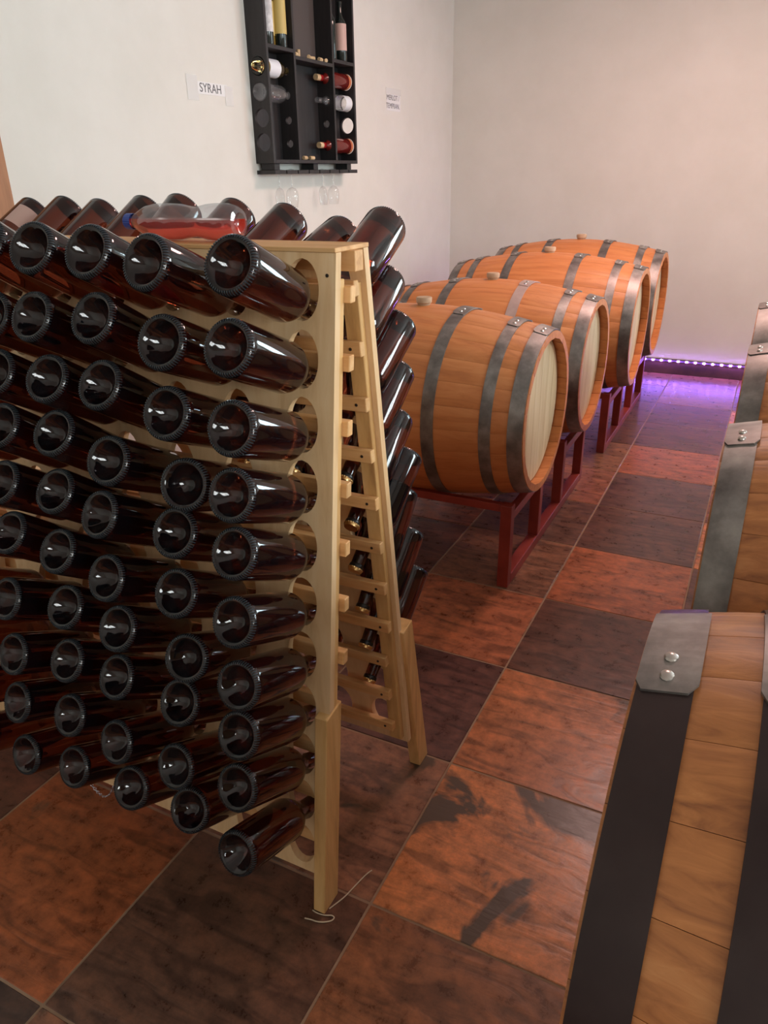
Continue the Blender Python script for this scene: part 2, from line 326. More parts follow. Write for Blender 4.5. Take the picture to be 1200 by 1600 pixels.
# skirting tiles
bm = bmesh.new(); add_box(bm, (XL, YB-0.012, 0), (XR, YB, 0.122), 0.002); bb = struct('baseboard_back', bm, M['skirting'])
bm = bmesh.new(); add_box(bm, (XL, YF, 0), (XL+0.012, YB-0.012, 0.122), 0.002); struct('baseboard_left', bm, M['skirting'])
# door in the left wall, its casing just inside the frame
bm = bmesh.new()
add_box(bm, (XL, 1.93, 0), (XL+0.035, 2.045, 2.25), 0.003); add_box(bm, (XL, 0.99, 0), (XL+0.035, 1.10, 2.25), 0.003); add_box(bm, (XL, 1.10, 2.14), (XL+0.035, 1.93, 2.25), 0.003)
door = struct('door_1', bm, M['door_wood'])
box('door_leaf', (XL+0.001, 1.10, 0.01), (XL+0.02, 1.93, 2.14), M['door_wood'], door, 0.002)
# violet LED strip along the skirting
led = empty('led_strip', (0, YB-0.012, 0.1))
tag(led, 'violet glowing led strip along the top of the back wall skirting', 'led strip')
box('tape', (XL+0.02, -0.004, 0.002), (XR-0.02, 0.0, 0.016), M['led_tape'], led)
bm = bmesh.new(); add_box(bm, (-0.008, -0.006, -0.006), (0.008, 0.0, 0.006), 0.0015); d0 = mesh_obj('diode', bm, M['led'], led)
n = 0; x = XL+0.06
while x < XR-0.05:
    d = d0 if n == 0 else d0.copy()
    if n: COL.objects.link(d)
    d.location = (x, -0.004, 0.009); n += 1; x += 0.0655
ll = area('led_light', (0, YB-0.030, 0.107), (0, -0.7, -1), 5.0, 0.012, 12, (0.28, 0.12, 1.0))

# ------------------------------------------------------------------ wine bottles
def bottle_prof():
    p = [(0.0, 0.034), (0.006, 0.0335), (0.013, 0.030), (0.022, 0.022), (0.030, 0.010), (0.0345, 0.003), (0.0375, 0.0004)]
    return p
SEG = 96
def bottle_mesh():
    bm = bmesh.new(); prof = bottle_prof()+[(0.0395, 0.0), (0.0425, 0.0010), (0.0448, 0.004), (0.0462, 0.009), (0.0468, 0.016), (0.0468, 0.165)]
    for k in range(1, 9):                                           # shoulder
        t = k/8; prof.append((0.0468+(0.0175-0.0468)*(t*t*(3-2*t))**0.92, 0.165+0.072*t))
    prof += [(0.0165, 0.262), (0.0155, 0.300)]
    rings = []
    for idx, (r, h) in enumerate(prof):
        if r < 1e-6: rings.append([bm.verts.new((0, 0, h))]); continue
        ring = []
        for i in range(SEG):
            dh, dr = 0, 0
            if idx in (7, 8, 9) and i % 2 == 0: dh, dr = 0.0, 0.0  # knurled resting ring
            a = 2*PI*i/SEG; ring.append(bm.verts.new(((r+dr)*math.cos(a), (r+dr)*math.sin(a), h+dh)))
        rings.append(ring)
    for a, b_ in zip(rings, rings[1:]):
        for i in range(SEG):
            j = (i+1) % SEG
            if len(a) == 1: bm.faces.new((a[0], b_[i], b_[j]))
            else: bm.faces.new((a[i], a[j], b_[j], b_[i]))
    bm.faces.new(rings[-1])
    return bm
B0 = empty('wine_bottle')
bd = mesh_obj('glass_body', bottle_mesh(), M['bottle'], B0, True, math.radians(50))
bm = bmesh.new()                                                    # moulded ticks round the resting edge
for i in range(60):
    a = 2*PI*i/60; ca, sa = math.cos(a), math.sin(a); vs = []
    for r, h in ((0.0395, 0.0012), (0.0402, -0.0010), (0.0432, -0.0002), (0.0456, 0.0032), (0.0466, 0.0075), (0.0445, 0.0060)):
        for w in (-0.00085, 0.00085): vs.append(bm.verts.new((r*ca-w*sa, r*sa+w*ca, h)))
    for k in range(5): bm.faces.new((vs[2*k], vs[2*k+2], vs[2*k+3], vs[2*k+1]))
    bm.faces.new([vs[q] for q in (0, 2, 4, 6, 8, 10)]); bm.faces.new([vs[q] for q in (11, 9, 7, 5, 3, 1)])
mesh_obj('knurled_edge', bm, M['knurl'], B0)
bm = bmesh.new(); add_lathe(bm, [(0.0, 0.3005), (0.0160, 0.3005), (0.0172, 0.303), (0.0172, 0.309), (0.0160, 0.311), (0.0, 0.311)], 24); mesh_obj('lip', bm, M['neck_foil'], B0, True)
bm = bmesh.new()
rings = []
for r, h, am in ((0.0178, 0.3105, 0.0011), (0.0172, 0.3145, 0.0004), (0.0158, 0.3185, 0), (0.0, 0.3192, 0)):
    rings.append([bm.verts.new(((r+am*math.cos(PI*i))*math.cos(2*PI*i/42), (r+am*math.cos(PI*i))*math.sin(2*PI*i/42), h)) for i in range(42)] if r else [bm.verts.new((0, 0, h))])
for a, b_ in zip(rings, rings[1:]):
    for i in range(42):
        j = (i+1) % 42
        bm.faces.new((a[i], a[j], b_[j], b_[i]) if len(b_) > 1 else (a[i], a[j], b_[0]))
bm.faces.new(rings[0][::-1]); mesh_obj('crown_cap', bm, M['gold'], B0, True)
index_children()
used_b0 = [False]
def place_bottle(P, tilt, yaw, side, L, label, group):
    """P: point of the neck axis inside the hole; the base lies L away, outward (side -1 = towards the camera) and up"""
    tl, yw = math.radians(tilt), math.radians(yaw)
    w = Vector((math.cos(tl)*math.sin(yw), side*math.cos(tl)*math.cos(yw), math.sin(tl)))
    o = copy_tree(B0) if used_b0[0] else B0
    used_b0[0] = True
    o.location = Vector(P)+w*L
    q = (-w).to_track_quat('Z', 'Y') @ Matrix.Rotation(random.uniform(0, 6.28), 3, 'Z').to_quaternion()
    o.rotation_mode = 'QUATERNION'; o.rotation_quaternion = q
    tag(o, label, 'wine bottle', group)
    return o
FZ = [1.357-0.12*k for k in range(11)]; RZ = [1.360-0.1145*k for k in range(11)]
FX = [-0.735-0.148*j for j in range(9)]; RX = [-0.735-0.131*j for j in range(10)]
FY0, FSL, RY0, RSL = 0.985, 0.117, 1.469, -0.141
FRONT = [[(23.2, 3.3), (23.0, 1.2), (21.6, 1.8), (23.5, 0.3), (27.3, -0.4), (25.1, -1.1), (24.0, 0.6), (26.9, -1.2), (27.0, -3.2), (20.0, -2.7)],
 [(22.9, -1.1), (22.5, 4.7), (23.6, 4.8), (23.5, 12.1), (30.0, 3.6), (30.4, 2.0), (28.4, 6.9), (32.0, -0.6), (25.5, -3.5), (30.3, 2.6)],
 [(26.2, 3.8), (29.7, 2.3), (31.4, 2.2), (27.7, 4.8), (30.3, -5.9), (28.6, -4.0), (32.1, -0.7), (33.2, -6.1), (25.7, -6.7), (29.0, 0.2)],
 [(26.9, 7.5), (28.1, 2.4), (30.9, 6.5), (35.5, 4.8), (36.3, 0.3), (34.8, -2.1), (34.4, -0.6), (33.0, -3.3), (29.8, -4.6), (27.2, -4.5)],
 [(28.9, 12.2), (27.1, 11.0), (30.6, 8.1), (34.6, 4.9), (34.9, -0.5), (37.4, -1.9), (29.4, -6.6), (26.8, -5.4), (25.6, -7.8), (22.8, -4.4)]]
FRONT.append([(28, 6), (27, 5), (30, 3), (31, 0), (33, 0), (32, -1), (29, -3), (28, -3), (26, -5), (24, -3)])
COLW = ['rightmost column', 'second column from the right', 'third column from the right', 'fourth column from the right', 'fifth column from the right', 'sixth column from the right', 'seventh column from the right', 'eighth column from the right', 'ninth column from the right']
ROWW = ['top row', 'second row', 'third row', 'fourth row', 'fifth row', 'sixth row', 'seventh row', 'eighth row', 'ninth row', 'lowest row']
for j, colm in enumerate(FRONT):
    for k, (tl, yw) in enumerate(colm):
        z = FZ[k]
        place_bottle((FX[j], FY0+FSL*z+0.009, z-0.030), tl, yw, -1, 0.245, 'dark wine bottle, base outward, front panel, %s, %s' % (ROWW[k], COLW[j]), 'bottles in the front panel of the wooden rack')
RT = [24, 27, 33, 35, 33, 41, 46, 45, 45]; RYW = [-3, -4, 3, 0, -4, 4, 0, 3, 5]
TOPR = [(25, -3), (20, 2), (27, 3), (30, 2), (33, -3), (32, 2), (30, -3), (32, 1), (31, 2)]
for j in range(9):
    for k in range(9):
        if j > 2 and k > 0: continue
        z = RZ[k]; tl, yw = TOPR[j] if k == 0 else (RT[k]+(0 if j == 0 else random.uniform(-4, 4)), RYW[k]+(0 if j == 0 else random.uniform(-4, 4)))
        L_ = 0.262 if k == 0 else 0.25
        b_ = place_bottle((RX[j], RY0+RSL*z-0.009, z-0.030), tl, yw, 1, L_, 'dark wine bottle, base up and away, rear panel, %s, %s' % (ROWW[k], COLW[j]), 'bottles in the rear panel of the wooden rack')
        if j == 8 and k == 0:
            bm = bmesh.new()                                        # paper label wrapped on the body
            for s in range(13):
                a = math.radians(-38+s*6.3)
                for h in (0.035, 0.10): bm.verts.new((0.0474*math.cos(a), 0.0474*math.sin(a), h))
            bm.verts.ensure_lookup_table()
            for s in range(12): bm.faces.new([bm.verts[i] for i in (2*s, 2*s+2, 2*s+3, 2*s+1)])
            lb = mesh_obj('paper_label', bm, M['label_pink'], b_, True); lb['label'] = 'pale pink paper label'
            b_['label'] = 'dark wine bottle with a pink paper label, rear panel, top row, at far left'
            # turn the bottle so the label faces the aisle
            zx = (b_.rotation_quaternion @ Vector((0, 0, 1))).normalized(); want = Vector((0.75, -0.55, 0.55))
            ax = (want-zx*want.dot(zx)).normalized(); ay = zx.cross(ax)
            b_.rotation_quaternion = Matrix(((ax.x, ay.x, zx.x), (ax.y, ay.y, zx.y), (ax.z, ay.z, zx.z))).to_quaternion()

# ------------------------------------------------------------------ riddling rack
rack = empty('riddling_rack', (-1.30, 1.22, 0))
tag(rack, 'pale pine A-frame riddling rack with oval holes, full of dark wine bottles', 'wine rack')
RXO = Vector((-1.30, 1.22, 0))
XE, XW = -0.667, -1.98
def panel(name, hx, hz, y0, sl, t, zb, zt, side):
    """plywood sheet with oval holes; outer face on y0+sl*z, thickness t towards the inside"""
    bm = bmesh.new(); hw, hh = 0.0345, 0.053
    def P(x, z, n): return bm.verts.new((x-RXO.x, y0+sl*z+n*side-RXO.y, z))
    hx = sorted(hx); hz = sorted(hz)
    xb = [XW]+[(a+b_)/2 for a, b_ in zip(hx, hx[1:])]+[XE]; zb_ = [zb]+[(a+b_)/2 for a, b_ in zip(hz, hz[1:])]+[zt]
    for i, cx in enumerate(hx):
        for k, cz in enumerate(hz):
            xa, xc, za, zc = xb[i], xb[i+1], zb_[k], zb_[k+1]
            th = [2*PI*s/28 for s in range(28)]
            for qx, qz in ((xa, za), (xa, zc), (xc, za), (xc, zc)): th.append(math.atan2(qz-cz, qx-cx) % (2*PI))
            th = sorted(set(round(v, 5) for v in th)); n = len(th)
            inn, out = [], []
            for a in th:
                c, s = math.cos(a), math.sin(a)
                e = 1/math.sqrt((c/hw)**2+(s/hh)**2); inn.append((cx+c*e, cz+s*e))
                ts = []
                if c > 1e-9: ts.append((xc-cx)/c)
                if c < -1e-9: ts.append((xa-cx)/c)
                if s > 1e-9: ts.append((zc-cz)/s)
                if s < -1e-9: ts.append((za-cz)/s)
                e = min(ts); out.append((cx+c*e, cz+s*e))
            A = [P(*q, 0) for q in inn]; Bv = [P(*q, 0) for q in out]; C = [P(*q, t) for q in inn]; D = [P(*q, t) for q in out]
            for s in range(n):
                r = (s+1) % n
                bm.faces.new((A[s], A[r], Bv[r], Bv[s])); bm.faces.new((C[s], D[s], D[r], C[r])); bm.faces.new((A[s], C[s], C[r], A[r]))
    for (xa, za), (xc, zc) in (((XW, zb), (XE, zb)), ((XE, zb), (XE, zt)), ((XE, zt), (XW, zt)), ((XW, zt), (XW, zb))):
        bm.faces.new((P(xa, za, 0), P(xc, zc, 0), P(xc, zc, t), P(xa, za, t)))
    bmesh.ops.remove_doubles(bm, verts=bm.verts, dist=1e-5)
    return mesh_obj(name, bm, M['pine'], rack)
panel('panel', FX, FZ, FY0, FSL, 0.018, 0.085, 1.42, 1)
panel('panel', RX, RZ, RY0, RSL, 0.018, 0.130, 1.42, -1)
def slanted(name, x0, x1, y0, sl, n0, n1, z0, z1, m, side, parent=rack, bev=0.0015):
    """bar lying along the panel: between normal offsets n0..n1 and heights z0..z1"""
    c = Vector(((x0+x1)/2, y0+sl*(z0+z1)/2+side*(n0+n1)/2, (z0+z1)/2)); bm = bmesh.new()
    add_box(bm, (x0, n0, z0), (x1, n1, z1), bev)
    for v in bm.verts:
        z = v.co.z; v.co = Vector((v.co.x, y0+sl*z+side*v.co.y, z))-c
    o = mesh_obj(name, bm, m, parent); o.location = c-RXO
    return o
# stiles (end battens) on the inner faces, bars behind each hole row, legs
slanted('stile', -0.700, -0.668, FY0, FSL, 0.018, 0.034, 0.10, 1.375, M['pine_post'], 1)
slanted('stile', XW+0.002, XW+0.036, FY0, FSL, 0.018, 0.034, 0.10, 1.375, M['pine_post'], 1)
slanted('stile', -0.712, -0.678, RY0, RSL, 0.018, 0.036, 0.15, 1.36, M['pine_post'], -1)
slanted('stile', XW+0.004, XW+0.04, RY0, RSL, 0.018, 0.036, 0.15, 1.36, M['pine_post'], -1)
def screw(parent, loc, axis):
    bm = bmesh.new(); add_lathe(bm, [(0, 0.0012), (0.0028, 0.001), (0.0034, 0), (0.0034, -0.002)], 10)
    o = mesh_obj('screw', bm, M['screw'], parent); o.rotation_euler = axis; o.location = loc; return o
for k in range(11):
    for (zz, y0, sl, side, n0, xe) in ((FZ[k], FY0, FSL, 1, 0.034, -0.655 if FZ[k] > 0.53 else -0.695), (RZ[k], RY0, RSL, -1, 0.036, -0.674 if RZ[k] > 0.53 else -0.691)):
        if k == 0 : zz -= 0.0
        z0, z1 = zz-0.0235, zz+0.0055
        if k == 10 and side == 1: pass
        s = slanted('bar', XW+0.004, xe, y0, sl, n0, n0+0.018, z0, z1, M['pine_bar'], side)
        if side == -1:
            screw(s, (s.dimensions.x/2 if False else (xe-XW-0.004)/2-0.022, -0.0095, 0), (PI/2, 0, 0))
box('top_board', (XW-RXO.x, 1.149-RXO.y, 1.4202), (XE-RXO.x, 1.272-RXO.y, 1.428), M['pine_bar'], rack, 0.001)
box('hinge_block', (-0.86-RXO.x, 1.196-RXO.y, 1.385), (-0.655-RXO.x, 1.226-RXO.y, 1.42), M['pine_bar'], rack, 0.001)
for x_, z_ in ((-0.684, 1.383), (-1.30, 1.39), (-1.9, 1.385)): screw(rack, (x_-RXO.x, FY0+FSL*z_-0.0002-RXO.y, z_), (PI/2, 0, 0))
def leg(x0, x1, y0, sl, n0, n1, zt, side, lab):
    c = Vector(((x0+x1)/2, y0+sl*zt/2, zt/2)); bm = bmesh.new(); add_box(bm, (x0, n0, 0), (x1, n1, zt), 0.002)
    for v in bm.verts:
        z = v.co.z
        if z > zt-0.004: z += (0.012 if v.co.y*side > 0 else -0.004)*0.5
        v.co = Vector((v.co.x, y0+sl*z+side*v.co.y, z))-c
    o = mesh_obj('leg', bm, M['pine_post'], rack); o.location = c-RXO; return o
leg(-0.694, -0.664, 0.978, 0.117, -0.010, 0.052, 0.515, 1, '')
leg(XW-0.004, XW+0.03, 0.978, 0.117, -0.010, 0.052, 0.515, 1, '')
leg(-0.690, -0.658, 1.537, -0.205, -0.010, 0.046, 0.515, -1, '')
leg(XW-0.004, XW+0.03, 1.537, -0.205, -0.010, 0.046, 0.515, -1, '')
# slack chain that ties the two panels
bm = bmesh.new(); n = 24; A = Vector((-1.435, 1.0, 0.086)); Bp = Vector((-1.325, 1.0, 0.086))
pts = []
for i in range(n+1):
    t = i/n; p = A.lerp(Bp, t); q = 4*t*(1-t); pts.append(p-Vector((0, 0, 0.066*q)))
for i in range(n):
    p, q = pts[i], pts[i+1]; d = (q-p); e = Vector((1, 0, 0)) if i % 2 else d.normalized().cross(Vector((1, 0, 0)))
    loop = []
    for s in range(10):
        a = 2*PI*s/10; loop.append((p+q)/2+d*0.62*math.cos(a)+e.normalized()*0.0035*math.sin(a)-RXO)
    add_tube(bm, loop+[loop[0]], 0.0009, 4)
ch = mesh_obj('chain', bm, M['chain'], rack)

# ------------------------------------------------------------------ plastic bottle lying on the rack
pb = empty('plastic_bottle', (-0.905, 1.2105, 1.4625), (0, -PI/2, 0))
tag(pb, 'clear plastic drink bottle half full of red liquid lying on the wooden rack', 'plastic bottle')
pp = [(0.0, 0.012), (0.010, 0.006), (0.018, 0.001), (0.026, 0.003), (0.031, 0.012), (0.034, 0.028), (0.034, 0.055), (0.0325, 0.075), (0.0275, 0.100), (0.0285, 0.115), (0.033, 0.14), (0.034, 0.165), (0.0335, 0.200), (0.029, 0.225), (0.020, 0.245), (0.0135, 0.258), (0.0125, 0.268)]
bm = bmesh.new(); add_lathe(bm, pp, 40); mesh_obj('bottle_shell', bm, M['plastic'], pb, True)
bm = bmesh.new(); add_lathe(bm, [(max(0, r-0.0012), h+0.0005) for r, h in pp[:1]]+[(r-0.0012, h+0.0006) for r, h in pp[1:]]+[(0, 0.267)], 40)
geom = bmesh.ops.bisect_plane(bm, geom=bm.verts[:]+bm.edges[:]+bm.faces[:], plane_co=(0.006, 0, 0), plane_no=(1, 0, 0), clear_outer=True)
ed = [e for e in geom['geom_cut'] if isinstance(e, bmesh.types.BMEdge)]
bmesh.ops.contextual_create(bm, geom=ed)
mesh_obj('red_liquid', bm, M['liquid'], pb, True)['label'] = 'red liquid'
bm = bmesh.new(); rings = []
for r, h in ((0.0148, 0.262), (0.0150, 0.264), (0.0150, 0.279), (0.0135, 0.281), (0, 0.281)):
    rings.append([bm.verts.new(((r+(0.0005 if i % 2 else 0))*math.cos(2*PI*i/48), (r+(0.0005 if i % 2 else 0))*math.sin(2*PI*i/48), h)) for i in range(48)] if r else [bm.verts.new((0, 0, h))])
for a, b_ in zip(rings, rings[1:]):
    for i in range(48):
        jn = (i+1) % 48; bm.faces.new((a[i], a[jn], b_[jn], b_[i]) if len(b_) > 1 else (a[i], a[jn], b_[0]))
mesh_obj('screw_cap', bm, M['blue_cap'], pb)['label'] = 'blue ribbed cap'

# ------------------------------------------------------------------ string on the floor
bm = bmesh.new()
for sp in ([(-0.700, 0.940), (-0.686, 0.943), (-0.670, 0.945), (-0.655, 0.951), (-0.642, 0.961), (-0.640, 0.970), (-0.648, 0.9725), (-0.662, 0.9665), (-0.680, 0.9635), (-0.697, 0.9655)],
           [(-0.6615, 0.985), (-0.652, 1.008), (-0.644, 1.031), (-0.636, 1.068), (-0.627, 1.105), (-0.619, 1.122)]):
    sm = []
    for i in range(len(sp)-1):
        p0, p1, p2, p3 = [Vector((*sp[min(max(q, 0), len(sp)-1)], 0)) for q in (i-1, i, i+1, i+2)]
        for s in range(4):
            t = s/4; sm.append(0.5*((2*p1)+(p2-p0)*t+(2*p0-5*p1+4*p2-p3)*t*t+(-p0+3*p1-3*p2+p3)*t*t*t)+Vector((0, 0, 0.0016)))
    add_tube(bm, sm, 0.0015, 6)
o = mesh_obj('string', bm, M['string']); tag(o, 'loose white cotton string curled around the front leg of the wooden rack', 'string')

# ------------------------------------------------------------------ barrels
RB, RR, HL = 0.383, 0.3125, 0.53
def rad(x): return RR+(RB-RR)*(1-(abs(x)/HL)**1.9)
NST = 26
def build_barrel():
    root = empty('wine_barrel')
    # one stave, copied round the axis (X)
    bm = bmesh.new(); xs = [-HL+HL*2*i/12 for i in range(13)]; da = 2*PI/NST; g = 0.0006
    rows = []
    for x_ in xs:
        r = rad(x_); row = []
        ha = da/2-g/2/r
        for rr_, aa in ((r-0.0007, -ha), (r-0.0001, -ha+0.006), (r, 0), (r-0.0001, ha-0.006), (r-0.0007, ha), (r-0.027, ha*0.98), (r-0.027, -ha*0.98)):
            row.append(bm.verts.new((x_, rr_*math.sin(aa), rr_*math.cos(aa))))
        rows.append(row)
    for a, b_ in zip(rows, rows[1:]):
        for k in range(7): bm.faces.new((a[k], a[(k+1) % 7], b_[(k+1) % 7], b_[k]))
    bm.faces.new(rows[0]); bm.faces.new(rows[-1][::-1])
    st = mesh_obj('stave', bm, M['oak'], root, True, math.radians(25))
    for s in range(1, NST):
        c = st.copy(); COL.objects.link(c); c.rotation_euler = (s*da, 0, 0)
    # heads: seven boards each
    for sgn in (-1, 1):
        R_ = RR-0.024; xh = sgn*(HL-0.042); wd = 2*R_/7
        for q in range(7):
            y0, y1 = -R_+q*wd+0.0008, -R_+(q+1)*wd-0.0008; bm = bmesh.new(); pts = []
            y0c, y1c = max(y0, -R_+0.0005), min(y1, R_-0.0005)
            for s in range(7):
                y = y0c+(y1c-y0c)*s/6; pts.append((y, math.sqrt(max(R_*R_-y*y, 1e-6))))
            for s in range(7):
                y = y1c+(y0c-y1c)*s/6; pts.append((y, -math.sqrt(max(R_*R_-y*y, 1e-6))))
            f1 = [bm.verts.new((xh, *p)) for p in pts]; f2 = [bm.verts.new((xh-sgn*0.02, *p)) for p in pts]
            bm.faces.new(f1); bm.faces.new(f2[::-1])
            for s in range(len(pts)): bm.faces.new((f1[s], f1[(s+1) % len(pts)], f2[(s+1) % len(pts)], f2[s]))
            mesh_obj('head_board', bm, M['oak_head'], root)
    # hoops
    for sgn in (-1, 1):
        for nm, a, b_ in (('head_hoop', 0.003, 0.056), ('quarter_hoop', 0.115, 0.157), ('bilge_hoop', 0.326, 0.374)):
            bm = bmesh.new(); x0, x1 = sgn*(HL-a), sgn*(HL-b_); SG = 72; rows = []
            for x_, dr in ((x0, 0.0005), (x0, 0.0030), ((x0+x1)/2, 0.0034), (x1, 0.0030), (x1, 0.0005)):
                r = rad(x_)+dr; rows.append([bm.verts.new((x_, r*math.sin(2*PI*s/SG), r*math.cos(2*PI*s/SG))) for s in range(SG)])
            for p, q in zip(rows, rows[1:]):
                for s in range(SG): bm.faces.new((p[s], p[(s+1) % SG], q[(s+1) % SG], q[s]))
            h = mesh_obj(nm, bm, M['zinc'], root, True)
            # riveted lap at the top, leaning towards the camera side
            bm = bmesh.new(); A0, A1 = -0.22, 0.30; nn = 13
            rows = []
            for s in range(nn+1):
                a_ = A0+(A1-A0)*s/nn; endw = 1.0 if s > 0 else 0.72
                xm, hw_ = (x0+x1)/2, abs(x0-x1)/2*1.14*endw; row = []
                for x_, dr in ((xm-hw_, 0.0030), (xm-hw_, 0.0062), (xm+hw_, 0.0062), (xm+hw_, 0.0030)):
                    xx = max(-HL+0.001, min(HL-0.001, x_)); r = rad(xx)+dr; row.append(bm.verts.new((xx, r*math.sin(a_), r*math.cos(a_))))
                rows.append(row)
            for p, q in zip(rows, rows[1:]):
                for s in range(4): bm.faces.new((p[s], p[(s+1) % 4], q[(s+1) % 4], q[s]))
            bm.faces.new(rows[0]); bm.faces.new(rows[-1][::-1])
            lp = mesh_obj('hoop_lap', bm, M['zinc'], h)
            for a_ in (-0.155, -0.065):
                xm = (x0+x1)/2; r = rad(xm)+0.006; bm = bmesh.new(); add_lathe(bm, [(0.0075, 0), (0.0065, 0.0025), (0.0035, 0.0042), (0, 0.0046)], 12)
                rv = mesh_obj('rivet', bm, M['rivet'], h, True); rv.location = (xm, r*math.sin(a_), r*math.cos(a_)); rv.rotation_euler = (-a_, 0, 0)
    bm = bmesh.new(); add_lathe(bm, [(0.024, -0.012), (0.026, 0.006), (0.031, 0.010), (0.032, 0.026), (0.029, 0.031), (0, 0.033)], 24)
    bg = mesh_obj('bung', bm, M['bung'], root, True); bg.location = (0.0, 0, RB-0.002)
    return root
BAR0 = build_barrel(); index_children()
CONT = 0.215; BARZ = 0.362
first = True
def place_barrel(x, y, sc, hoop, label, group, spin=0.0, tilt=0.0):
    global first
    o = BAR0 if first else copy_tree(BAR0)
    first = False
    R_ = RB*sc; z = BARZ+math.sqrt(R_*R_-CONT*CONT)+0.003
    o.location = (x, y, z); o.scale = (sc, sc, sc); o.rotation_euler = (tilt, 0, spin)
    tag(o, label, 'barrel', group)
    for c in [c for c in bpy.data.objects if c.parent == o]:
        hs = [c]+[g for g in bpy.data.objects if g.parent == c]
        for h in hs:
            if h.type == 'MESH' and h.name.split('.')[0] in ('head_hoop', 'quarter_hoop', 'bilge_hoop', 'hoop_lap') and hoop != 'zinc' and not (hoop == 'hoop_dark_reflect' and h.name.startswith('hoop_lap')):
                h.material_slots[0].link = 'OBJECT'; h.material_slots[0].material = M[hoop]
                if 'pinkish' in label and c.name.startswith('bilge_hoop') and sum(v.co.x for v in c.data.vertices) > 0: h.material_slots[0].material = M['hoop_pale']
        if 'right row' in label or 'lower right' in label:
            if c.name.startswith('stave'): c.material_slots[0].link = 'OBJECT'; c.material_slots[0].material = M['oak_worn']
    return o
GL, GR = 'oak barrels in the left row', 'oak barrels in the right row'
LB = [(-1.22, 2.79, 1.0, 'hoop_dull', 'oak wine barrel with dark hoops, nearest of the left row behind the rack'),
      (-1.215, 3.62, 1.0, 'hoop_dull', 'oak wine barrel with a pale pinkish hoop, second of the left row'),
      (-1.185, 4.55, 1.05, 'zinc', 'oak wine barrel with shiny zinc hoops, third of the left row'),
      (-1.20, 5.42, 1.06, 'zinc', 'oak wine barrel nearest the back wall, fourth of the left row')]
for x, y, sc, hm, lb in LB: place_barrel(x, y, sc, hm, lb, GL, random.uniform(-0.01, 0.01))
RBL = [(0.505, 0.76, 1.06, 'oak wine barrel with reflection-darkened hoops cropped at the lower right corner, closest to the viewer'),
       (0.535, 1.62, 1.06, 'oak wine barrel with grey riveted hoop, second of the right row'),
       (0.540, 2.49, 1.06, 'oak wine barrel at the right edge, third of the right row'),
       (0.540, 3.36, 1.06, 'oak wine barrel mostly hidden, fourth of the right row'),
       (0.575, 4.25, 1.06, 'oak wine barrel just showing at the right edge, farthest of the right row')]
for q, (x, y, sc, lb) in enumerate(RBL): place_barrel(x, y, sc, 'zinc' if q else 'hoop_dark_reflect', lb, GR, 0.0)
# steel racks
def steel_rack(xa, xb, prs, label, group):
    x_c, y_c = (xa+xb)/2, (prs[0]+prs[-1])/2
    root = empty('barrel_rack', (x_c, y_c, 0)); tag(root, label, 'barrel rack', group)
    h = 0.0225
    def bx(nm, lo, hi): return box(nm, (lo[0]-x_c, lo[1]-y_c, lo[2]), (hi[0]-x_c, hi[1]-y_c, hi[2]), M['red_steel'], root, 0.002)
    for x in (xa, xb):
        bx('bottom_rail', (x-h, prs[0]-CONT+h, 0), (x+h, prs[-1]+CONT-h, 2*h))
        for yc in prs:
            for s in (-1, 1):
                bx('post', (x-h, yc+s*CONT-h, 0 if (yc+s*CONT in (prs[0]-CONT, prs[-1]+CONT)) else 2*h), (x+h, yc+s*CONT+h, BARZ-0.002))
            bx('upper_rail', (x-h*0.8, yc-CONT+h, 0.285), (x+h*0.8, yc+CONT-h, 0.285+1.6*h))
    for yc in prs:
        for s in (-1, 1):
            bx('cross_bar', (xa+h, yc+s*CONT-0.015, BARZ-0.034), (xb-h, yc+s*CONT+0.015, BARZ-0.002))
    return root
steel_rack(-1.645, -0.765, (2.79, 3.62), 'red steel rack under the two nearer barrels of the left row', 'red steel barrel racks')
steel_rack(-1.62, -0.735, (4.55, 5.42), 'red steel rack under the two farther barrels of the left row', 'red steel barrel racks')
steel_rack(0.10, 0.98, (0.76, 1.62), 'red steel rack under the two nearer barrels of the right row', 'red steel barrel racks')
steel_rack(0.10, 0.98, (2.49, 3.36), 'red steel rack under the third and fourth barrels of the right row', 'red steel barrel racks')
steel_rack(0.10, 0.98, (4.25,), 'red steel rack under the farthest barrel of the right row', 'red steel barrel racks')

